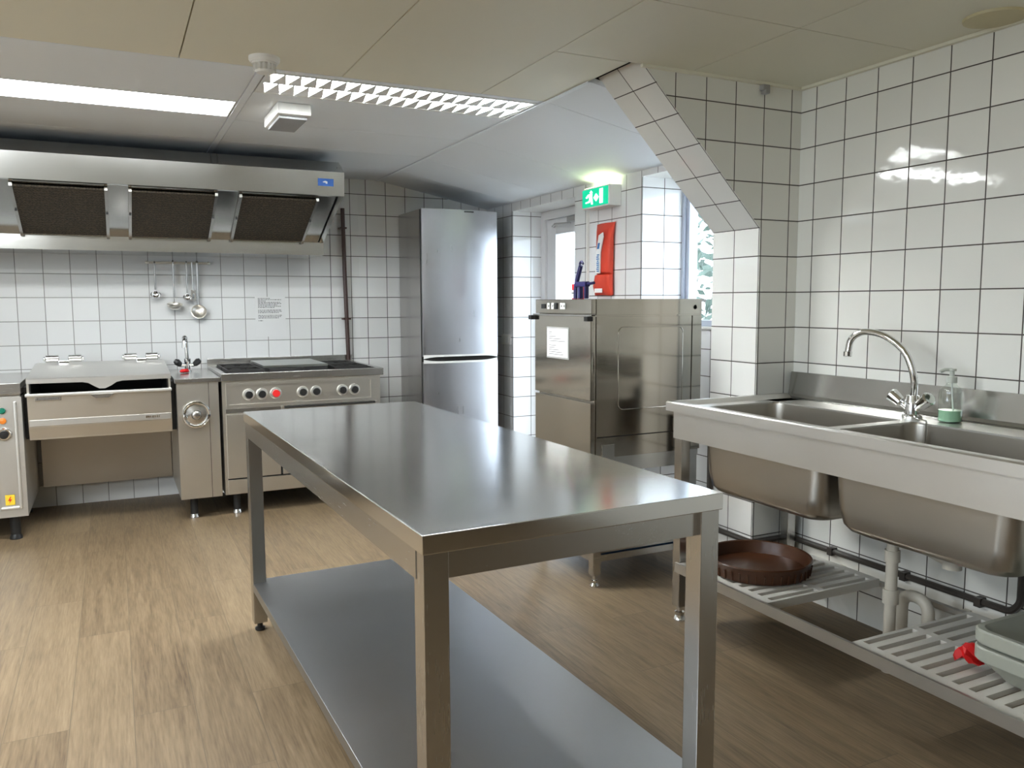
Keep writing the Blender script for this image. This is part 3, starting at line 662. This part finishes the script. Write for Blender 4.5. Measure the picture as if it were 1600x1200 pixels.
# ------------------------------------------------------------------ exit sign, conduit, pouch, socket on the pier
t = thing('exit_sign', 'lit green emergency exit sign box at the top of the pier', 'exit sign', (2.66, -1.75, 1.92))
MB().box(2.605, PX, -1.905, -1.600, 1.862, 1.985, .006).build('housing', 'white', t)
MB().box(2.615, 2.675, -1.89, -1.615, 1.984, 1.988).build('light_slot', 'sign_glow', t, smooth=False)
f = MB().box(2.601, 2.605, -1.893, -1.612, 1.872, 1.975).build('green_face', 'sign_green', t, smooth=False)
q = MB(); X0, X1 = 2.599, 2.601
def P(poly): q.prism([(-1.612-a*.281, 1.872+c*.103) for a, c in poly], 'x', X0, X1)
P([(.70, .10), (.82, .10), (.82, .92), (.70, .92)])                                    # doorway
P([(.46, .48), (.56, .70), (.66, .48)]); P([(.46, .48), (.66, .48), (.56, .25)])          # arrow block
P([(.30, .80), (.36, .92), (.42, .80), (.36, .74)])                                    # head
P([(.24, .72), (.40, .74), (.40, .40), (.30, .40)])                                    # torso
P([(.14, .55), (.24, .72), (.28, .66), (.19, .50)])                                    # arm
P([(.30, .42), (.36, .42), (.30, .25), (.14, .22), (.14, .30), (.25, .32)])               # back leg
P([(.34, .42), (.41, .42), (.43, .12), (.37, .12)])                                    # front leg
q.build('pictogram', 'sign_white', f, smooth=False)
o = MB().box(PX-.016, PX, -1.552, -1.536, 1.33, 1.862, .002).build('cable_duct', 'white'); tag(o, 'thin white cable duct running down the pier under the exit sign', 'cable duct')
# red pouch hung on the pier
t = thing('fire_blanket', 'red fire blanket pouch with white labels hanging on the pier', 'fire blanket', (2.66, -1.75, 1.34))
loops = []
for z, ya, yb, d in ((1.345, -1.845, -1.655, .03), (1.40, -1.85, -1.66, .055), (1.465, -1.845, -1.675, .05), (1.47, -1.84, -1.685, .03), (1.48, -1.845, -1.685, .045), (1.56, -1.85, -1.695, .055), (1.66, -1.85, -1.69, .05), (1.73, -1.85, -1.668, .03), (1.775, -1.855, -1.650, .010)):
    lp = []
    for i in range(16):
        a = 2*PI*i/16; ca, sa = math.cos(a), math.sin(a)
        yy = (ya+yb)/2+(yb-ya)/2*math.copysign(abs(ca)**.6, ca); xx = PX-.001-d/2-d/2*math.copysign(abs(sa)**.7, sa)
        lp.append((xx, yy, z+.002*math.sin(5*i)))
    loops.append(lp)
MB().loft(loops).build('pouch', 'redbag', t)
MB().prism([(-1.722, 1.475), (-1.772, 1.475), (-1.776, 1.60), (-1.806, 1.69), (-1.80, 1.715), (-1.755, 1.70), (-1.728, 1.60)], 'x', 2.628, 2.634).build('label', 'paper', t, smooth=False)
q = MB()
for k in range(9): q.box(2.6268, 2.6279, -1.766+random.uniform(0, .008), -1.732-random.uniform(0, .008), 1.485+k*.012, 1.492+k*.012)
q.prism([(-1.762, 1.62), (-1.740, 1.62), (-1.752, 1.655), (-1.772, 1.655)], 'x', 2.6268, 2.628)
q.build('label_print', 'bluepl', t, smooth=False)
MB().box(2.630, 2.6355, -1.79, -1.71, 1.36, 1.385).build('label', 'paper', t, smooth=False)
t = thing('light_switch', 'white double switch plate on the pier beside the refrigerator', 'switch', (PX, -.335, 1.02))
MB().box(PX-.011, PX, -.43, -.28, .985, 1.062, .004).build('plate', 'white', t)
for y_ in (-.39, -.32): MB().box(PX-.015, PX-.011, y_-.022, y_+.022, 1.0, 1.046, .003).build('rocker', 'paper', t)

# ------------------------------------------------------------------ dishwasher on its stand
DX0, DX1, DY0, DY1 = 1.90, 2.51, -2.866, -2.335
t = thing('dishwasher', 'tall stainless steel commercial dishwasher beside the window', 'dishwasher', (2.2, -2.6, 0))
MB().box(DX0+.02, DX1, DY0+.0062, DY1, .60, 1.317, .001).build('body', 'steel_dw', t)
MB().box(DX0-.002, DX0+.02, DY0, DY1, 1.250, 1.317, .003).build('control_panel', 'steel_dw', t)
cp = t.children[-1]
MB().box(DX0-.005, DX0-.002, -2.44, -2.40, 1.273, 1.295).build('display', 'black', cp, smooth=False)
for y_, c in ((-2.475, 'white'), (-2.515, 'white'), (-2.545, 'black'), (-2.60, 'white'), (-2.625, 'white')):
    k = MB().box(DX0-.007, DX0-.002, y_-.012, y_+.010, 1.270, 1.300, .001).build('button', c, cp)
    if c == 'white': MB().prism([(y_-.008, 1.279), (y_-.008, 1.291), (y_+.001, 1.285)], 'x', DX0-.008, DX0-.007).build('symbol', 'black', k, smooth=False)
dd = MB().box(DX0-.006, DX0+.02, DY0, DY1, .862, 1.243, .004).build('door', 'steel_dw', t)
MB().box(DX0-.012, DX0-.004, DY0-.004, DY1+.012, 1.238, 1.247, .002).build('door_lip', 'steel', dd)
for y_ in (DY0+.01, DY1+.015): MB().box(DX0-.03, DX0+.0, y_-.02, y_+.012, 1.218, 1.240, .003).build('handle_bracket', 'black', dd)
MB().box(DX0-.004, DX0+.02, DY0, DY1, .60, .852, .003).build('lower_panel', 'steel_dw', t)
# pressed side panel with raised rounded outline
sp_ = MB().box(DX0+.024, DX1-.06, DY0, DY0+.006, .60, 1.238, .001).build('side_panel', 'steel_dw', t)
o_ = rr((2.04+2.40)/2, (.815+1.19)/2, .18, .1875, .03, 0)
MB().box(DX0+.024, DX1, DY0, DY0+.006, 1.245, 1.317, .0012).build('top_panel', 'steel_dw', t)
MB().box(DX1-.054, DX1, DY0, DY0+.006, .60, 1.239, .0012).build('corner_strip', 'steel_dw', t)
ring = [(p_[0], DY0-.001, p_[1]) for p_ in o_]+[(o_[0][0], DY0-.001, o_[0][1])]
MB().tube(ring, .0022, 8).build('pressed_outline', 'steel_dw', sp_)
MB().box(DX0+.03, DX1-.002, DY0-.001, DY0+.002, .692, .697).build('panel_seam', 'dark', sp_, smooth=False)
MB().cyl((2.0, DY0+.006, 1.278), (2.0, DY0+.001, 1.278), .006, 10).cyl((2.47, DY0+.006, 1.278), (2.47, DY0, 1.278), .011, 12).build('screw', 'greypl', t)
MB().box(1.955, 2.022, DY0-.006, DY0, .585, .66, .002).build('type_plate', 'steel', t)
# open stand
for x_ in (DX0+.035, DX1-.035):
    for y_ in (DY0+.02, DY1-.03):
        l = MB().box(x_-.02, x_+.02, y_-.02, y_+.02, .055, .575).build('leg', 'steel', t, smooth=False)
        MB().lathe([(.022, 0), (.022, .005), (.012, .016), (.014, .028), (.007, .03), (.007, .056)], (x_, y_, 0), (0, 0, 1), 16).build('foot', 'chrome', l)
MB().box(DX0+.01, DX1-.01, DY0, DY1, .575, .60).box(DX0+.056, DX1-.056, DY0+.005, DY0+.03, .53, .575).build('stand_top', 'steel', t, smooth=False)
b = MB().box(DX0+.056, DX1-.056, DY0+.008, DY0+.03, .115, .145).box(DX0+.056, DX1-.056, DY0+.008, DY0+.03, .155, .185).box(DX0+.02, DX0+.05, DY0+.042, DY1-.05, .115, .185)
b.box(DX1-.05, DX1-.02, DY0+.042, DY1-.05, .115, .185).box(DX0+.05, DX1-.05, DY0+.03, DY1, .118, .13)
b.build('stand_shelf', 'steel', t, smooth=False)
t = thing('dish_rack', 'blue plastic dish rack on the low shelf under the dishwasher', 'dish rack', (2.2, -2.6, .131))
b = MB().box(1.965, 2.44, -2.82, -2.81, .131, .215).box(1.965, 2.44, -2.41, -2.40, .131, .215).box(1.965, 1.975, -2.81, -2.41, .131, .215).box(2.43, 2.44, -2.81, -2.41, .131, .215)
for i in range(9): b.box(2.0+i*.05, 2.006+i*.05, -2.81, -2.41, .131, .137)
for i in range(7): b.box(1.975, 2.43, -2.77+i*.055, -2.764+i*.055, .137, .141)
b.build('basket', 'bluepl', t, smooth=False)
t = thing('paper_sheet', 'white instruction sheet in a clear sleeve on the dishwasher door', 'paper', (DX0-.006, -2.57, 1.1))
MB().box(DX0-.0075, DX0-.0062, -2.675, -2.462, 1.036, 1.186).build('sleeve', 'greypl', t, smooth=False)
MB().box(DX0-.0090, DX0-.0076, -2.668, -2.470, 1.044, 1.178).build('sheet', 'paper', t, smooth=False)
q = MB()
for k, wd in enumerate((.03, .03, .07, .12, .16, 0, .07, .06, .10, .13, .14)):
    if wd: q.box(DX0-.0095, DX0-.0091, -2.487-wd, -2.487, 1.160-k*.0105, 1.1625-k*.0105)
q.build('printed_text', 'ink', t, smooth=False)
# things on top of the dishwasher
t = thing('detergent_carton', 'small red and white carton on top of the dishwasher', 'carton', (2.06, -2.47, 1.3172))
MB().box(2.03, 2.075, -2.512, -2.462, 1.3175, 1.392, .003).build('carton', 'red', t)
MB().box(2.0285, 2.03, -2.508, -2.466, 1.323, 1.362).build('label', 'paper', t, smooth=False)
MB().box(2.0275, 2.0285, -2.49, -2.465, 1.345, 1.351).build('label_print', 'ink', t, smooth=False)
t = thing('spray_gun', 'navy blue trigger spray gun with upright handle on the dishwasher', 'spray gun', (2.10, -2.58, 1.3172))
MB().tube(arc([(2.0, -2.555, 1.3195), (2.0, -2.555, 1.38), (2.0, -2.585, 1.44), (2.0, -2.602, 1.475)], .03), .011, 12, rad=None).tube(arc([(2.0, -2.598, 1.468), (2.0, -2.592, 1.487), (2.0, -2.610, 1.496), (2.0, -2.622, 1.482)], .008), .006, 8).build('handle', 'navy', t)
MB().box(1.985, 2.015, -2.665, -2.56, 1.375, 1.40, .006).box(1.99, 2.01, -2.61, -2.59, 1.3195, 1.38, .004).box(1.99, 2.01, -2.66, -2.645, 1.3195, 1.38, .004).tube([(2.0, -2.66, 1.387), (2.0, -2.72, 1.392)], .007, 8).build('head', 'navy', t)

# ------------------------------------------------------------------ work table
t = thing('work_table', 'long stainless steel work table with a low shelf in the foreground', 'table', (.82, -3.60, 0), math.radians(1.35))
TW, TL, TH = .357, .968, .88
MB().box(-TW, TW, -TL, TL, TH-.038, TH, .0025).build('tabletop', 'steel_top', t, local=True)
b = MB()
b.box(-TW+.012, TW-.012, -TL+.022, -TL+.04, TH-.095, TH-.038).box(-TW+.012, TW-.012, TL-.04, TL-.022, TH-.095, TH-.038)
b.box(-TW+.003, -TW+.02, -TL+.045, TL-.045, TH-.095, TH-.038).box(TW-.02, TW-.003, -TL+.045, TL-.045, TH-.095, TH-.038)
b.build('apron', 'steel_x', t, smooth=False, local=True)
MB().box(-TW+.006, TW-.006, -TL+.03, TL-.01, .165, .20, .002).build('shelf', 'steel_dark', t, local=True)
for sx in (-1, 1):
    for sy in (-1, 1):
        cx, cy = sx*(TW-.030), sy*(TL-.033)
        l = MB().box(cx-.0255, cx+.0255, cy-.0255, cy+.0255, .035, TH-.038, .002).build('leg', 'steel_leg', t, local=True)
        MB().lathe([(.017, 0), (.02, .004), (.02, .012), (.011, .016), (.011, .036)], (cx, cy, 0), (0, 0, 1), 16).build('foot', 'black', l, local=True)

# ------------------------------------------------------------------ double sink
SY0, SY1, SXF = -5.25, -3.291, 1.99
t = thing('sink_unit', 'stainless steel double sink unit along the right wall', 'sink', (2.33, -4.2, 0))
bowls = [(-4.015, -3.405), (-4.665, -4.055)]
BX0, BX1, DZ = 2.082, 2.470, .888
b = MB()
b.prism([(SXF, .867), (SXF, .90), (SXF+.006, .905), (SXF+.035, .905), (SXF+.05, DZ), (BX0+.004, DZ), (BX0+.004, DZ-.006), (SXF+.04, DZ-.006), (SXF+.02, .895), (SXF+.008, .89), (SXF+.008, .867)], 'y', SY0, SY1)   # front rim
b.prism([(SY1, .867), (SY1, .90), (SY1-.006, .905), (SY1-.03, .905), (SY1-.05, DZ), (bowls[0][1]-.004, DZ), (bowls[0][1]-.004, DZ-.006), (SY1-.04, DZ-.006), (SY1-.01, .88), (SY1-.01, .867)], 'x', SXF+.001, 2.62)
b.box(BX0, BX1, bowls[1][1]-.004, bowls[0][0]+.004, DZ-.006, DZ)
b.box(BX0, BX1, SY0+.001, bowls[1][0]+.004, DZ-.006, DZ)
b.box(BX1-.004, 2.625, SY0+.001, SY1-.001, DZ-.006, DZ)
b.build('drainer_top', 'steel_sink', t, smooth=False)
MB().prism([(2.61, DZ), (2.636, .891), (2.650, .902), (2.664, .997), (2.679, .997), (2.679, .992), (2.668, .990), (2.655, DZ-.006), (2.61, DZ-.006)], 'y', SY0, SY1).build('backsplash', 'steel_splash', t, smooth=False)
MB().box(SXF+.024, SXF+.036, SY0+.01, SY1-.02, .756, .868).box(SXF+.034, 2.60, SY1-.05, SY1-.035, .80, .868).build('apron', 'steel_sink', t, smooth=False)
for ya, yb in bowls:
    cx, cy, hx, hy = (BX0+BX1)/2, (ya+yb)/2, (BX1-BX0)/2, (yb-ya)/2
    lo = []
    for z, ins, r in ((DZ, -.006, .055), (DZ-.01, .0, .05), (.75, .003, .05), (.64, .008, .055), (.585, .016, .06), (.566, .03, .06), (.556, .05, .06), (.552, .08, .06)):
        lo.append(rr(cx, cy, hx-ins, hy-ins, r, z))
    lo.append(rr(cx, cy, .04, .04, .039, .548))
    out = [[(cx+(p_[0]-cx)*1.012, cy+(p_[1]-cy)*1.008, p_[2]-.004) for p_ in l] for l in lo[1:]]
    bw = MB().loft(lo, False, True); bw.loft(out, False, True)
    bwo = bw.build('bowl', 'steel_bowl', t)
    MB().lathe([(.038, 0), (.038, .004), (.024, .002), (.0, .001)], (cx, cy, .549), (0, 0, 1), 20).build('drain_strainer', 'chrome', bwo)
for x_, y_ in ((SXF+.0475, SY1-.05), (2.62, SY1-.05), (SXF+.0475, SY0+.045), (2.62, SY0+.045)):
    l = MB().box(x_-.022, x_+.022, y_-.022, y_+.022, .06, .868 if x_ > 2.3 else .7565, .002).build('leg', 'steel_leg', t)
    MB().lathe([(.026, 0), (.026, .008), (.018, .022), (.02, .036), (.012, .04), (.012, .062)], (x_, y_, 0), (0, 0, 1), 18).build('foot', 'chrome', l)
# low slatted shelf
b = MB().box(SXF+.002, SXF+.013, SY0+.01, SY1-.07, .216, .2545).box(SXF+.013, SXF+.05, SY0+.01, SY1-.07, .222, .234).box(2.58, 2.60, SY0+.01, SY1-.07, .218, .234).box(SXF+.012, 2.60, SY1-.085, SY1-.07, .218, .238).box(SXF+.012, 2.60, SY0+.01, SY0+.025, .218, .238)
b.build('shelf_frame', 'steel_sink', t, smooth=False)
def slats(y0, y1):
    q = MB(); x0_, xm, x1_ = SXF+.016, 2.285, 2.575
    q.box(x0_, x0_+.04, y0, y1, .2345, .250); q.box(x1_-.035, x1_, y0, y1, .2345, .250); q.box(xm-.014, xm+.014, y0, y1, .2345, .250)
    n_ = max(1, round((y1-y0)/.049)); pt = (y1-y0)/n_
    for i in range(n_+1):
        a = max(y0, y0+i*pt-.0135); c = min(y1, y0+i*pt+.0135)
        q.box(x0_+.04, xm-.014, a, c, .2345, .250); q.box(xm+.014, x1_-.035, a, c, .2345, .250)
    q.box(x0_, x1_, y1-.004, y1, .222, .2345); q.box(x0_, x1_, y0, y0+.004, .2200, .2345)
    return q.build('slatted_panel', 'slat', t, smooth=False)
slats(-3.86, -3.365); slats(-4.77, -4.225); slats(-5.235, -4.775)

t = thing('mixer_tap', 'chrome swan-neck mixer tap standing behind the sink bowls', 'tap', (2.545, -3.99, DZ))
MB().lathe([(.034, .0006), (.034, .008), (.024, .014), (.022, .05), (.026, .055), (.022, .08), (.0, .085)], (2.545, -3.99, DZ), (0, 0, 1), 20).build('body', 'chrome', t)
sp1 = [(2.545, -3.99, .96)]
for i in range(15):
    a = PI*i/14*1.0; pass
sp_pts = arc([(2.545, -3.992, .95), (2.54, -4.0, 1.03), (2.525, -3.97, 1.13), (2.51, -3.88, 1.185), (2.498, -3.80, 1.192), (2.49, -3.757, 1.165), (2.488, -3.748, 1.105)], .07, 5)
MB().tube(sp_pts, .0125, 14).cyl((2.488, -3.748, 1.115), (2.488, -3.748, 1.095), .0155, 16, .002).build('spout', 'chrome', t)
for s1, yy in ((1, -3.925), (-1, -4.055)):
    MB().tube([(2.545, -3.99+s1*.015, .92), (2.54, -3.99+s1*.035, .935), (2.535, -3.99+s1*.042, .94), (2.53, -3.99+s1*.075, .965), (2.529, -3.99+s1*.08, .968)], .02, 14, rad=[.012, .013, .021, .025, .020]).build('handle', 'chrome', t)
MB().tube([(2.525, -4.01, .905), (2.50, -4.04, .8935), (2.474, -4.10, .895), (2.457, -4.115, .891), (2.454, -4.118, .80), (2.452, -4.12, .72)], .003, 6).build('plug_chain', 'chrome', t)
t = thing('soap_bottle', 'clear pump bottle with green soap beside the swan-neck tap', 'bottle', (2.585, -4.10, DZ))
bx, by = 2.566, -4.122
MB().lathe([(.034, .001), (.038, .004), (.038, .10), (.034, .115), (.018, .128), (.015, .135), (.015, .142)], (bx, by, DZ), (0, 0, 1), 24).build('body', 'bottle', t)
MB().lathe([(.033, .003), (.0365, .006), (.0365, .042)], (bx, by, DZ), (0, 0, 1), 24).build('soap', 'soap', t)
MB().lathe([(.017, .136), (.017, .156), (.008, .158), (.008, .175), (.013, .177), (.013, .184)], (bx, by, DZ), (0, 0, 1), 18).tube([(bx, by, DZ+.18), (bx-.02, by+.012, DZ+.181), (bx-.035, by+.02, DZ+.174)], .006, 8).build('pump', 'pump', t)
MB().tube([(bx, by, DZ+.14), (bx+.004, by-.01, DZ+.02)], .003, 6).build('dip_tube', 'paper', t)

# ------------------------------------------------------------------ under the sink
cx, cy, z0 = 2.235, -3.575, .2505
t = thing('round_tray', 'round dark brown tray on the slatted shelf under the sink', 'tray', (cx, cy, z0))
MB().lathe([(.185, 0), (.192, .006), (.198, .05), (.203, .058), (.200, .063), (.194, .060), (.188, .03), (.182, .014), (.0, .012)], (cx, cy, z0), (0, 0, 1), 48).build('dish', 'tray', t)
q = MB()
for i in range(40):
    a = 2*PI*i/40; q.tube([(cx+.193*math.cos(a), cy+.193*math.sin(a), z0+.006), (cx+.1985*math.cos(a), cy+.1985*math.sin(a), z0+.04)], .004, 6)
q.build('rib', 'tray', t); t.children[-1]['kind'] = 'stuff'
def tub(label, z, top):
    t = thing('plastic_tub', label, 'tub', (2.33, -4.86, z), group='stacked tubs under the sink')
    lo = []
    for dz, ins, r in ((.1, .0, .05), (.1, .012, .045), (.09, .012, .045), (.004, .062, .04)): lo.append(rr(2.33, -4.86, .225-ins, .325-ins, r, z+dz))
    inn = [rr(2.33, -4.86, .225-i2, .325-i2, r, z+dz) for dz, i2, r in ((.1, .0, .05), (.1, .016, .042), (.09, .017, .042), (.008, .068, .036))]
    q = MB().loft([rr(2.33, -4.86, .225-.016, .325-.016, .042, z+.055)]+[rr(2.33, -4.86, .225-i2, .325-i2, r, z+dz) for dz, i2, r in ((.06, .003, .05), (.065, .0, .05), (.096, .0, .05), (.1, .004, .047), (.1, .018, .042), (.094, .022, .042), (.008, .068, .036))], False, True)
    q.loft([rr(2.33, -4.86, .225-.0165, .325-.0165, .042, z+.056), rr(2.33, -4.86, .225-.058, .325-.058, .04, z+.004), rr(2.33, -4.86, .225-.064, .325-.064, .04, z)], False, True)
    q.build('tub', 'tub', t)
tub('grey-green plastic tub at the bottom of the stack under the sink', .2507, False)
tub('grey-green plastic tub nested on top of the stack under the sink', .2996, True)
o = MB()
rnd = random.Random(11)
loops = []
for i in range(7):
    u = i/6; c = (2.15+.02*u, -4.475-.06*u, .275+.03*math.sin(u*3)); r_ = (.010, .022, .018, .028, .030, .026, .012)[i]
    loops.append([(c[0]+r_*math.cos(a)*rnd.uniform(.7, 1.2), c[1]+.006*math.sin(3*a), max(.2507, c[2]+r_*math.sin(a)*rnd.uniform(.7, 1.2))) for a in [2*PI*k/12 for k in range(12)]])
tag(o.loft(loops).build('red_cloth', 'redcloth'), 'crumpled shiny red cloth tucked against the stacked tubs', 'cloth')
t = thing('drain_pipe', 'white plastic drain pipe below the nearer sink bowl', 'pipe', (2.276, -4.36, 0))
dx, dy = 2.276, -4.36
MB().cyl((dx, dy, .5435), (dx, dy, .518), .04, 20, .004).cyl((dx, dy, .518), (dx, dy, .485), .028, 18).build('trap_collar', 'pvc', t)
px_, py_ = 2.40, -4.05
MB().tube(arc([(dx, dy, .505), (px_, py_, .505), (px_, py_, .0)], .04), .02, 16).lathe([(.027, 0), (.027, .05)], (px_, py_, .25), (0, 0, 1), 18).lathe([(.026, 0), (.026, .04)], (px_, py_, .40), (0, 0, 1), 18).build('pipe', 'pvc', t)
MB().tube(arc([(2.5, -4.02, .0), (2.5, -4.02, .262), (2.5, -4.125, .262), (2.5, -4.125, .0)], .052), .021, 16).build('elbow', 'pvc', t)
o = MB().tube(arc([(2.448, -3.02, .75), (2.448, -3.02, .30), (2.448, -3.08, .26), (2.448, -3.304, .26), (2.663, -3.304, .26), (2.663, -4.31, .262), (2.663, -4.34, .30), (2.663, -4.34, .62)], .02), .0125, 10)
for y_ in (-3.55, -3.9, -4.2): o.box(2.646, RX-.0005, y_-.012, y_+.012, .244, .276)
tag(o.build('water_pipe', 'pipe_dark'), 'dark water pipe running along the tiles under the sink', 'pipe')
o = MB().tube(arc([(2.665, -3.45, .20), (2.665, -5.3, .17)], .03), .012, 10)
for y_ in (-3.6, -4.15, -4.7): o.box(2.65, RX-.0005, y_-.012, y_+.012, .16, .212)
tag(o.build('waste_pipe', 'pvc'), 'thin pale waste pipe low on the wall under the sink', 'pipe')
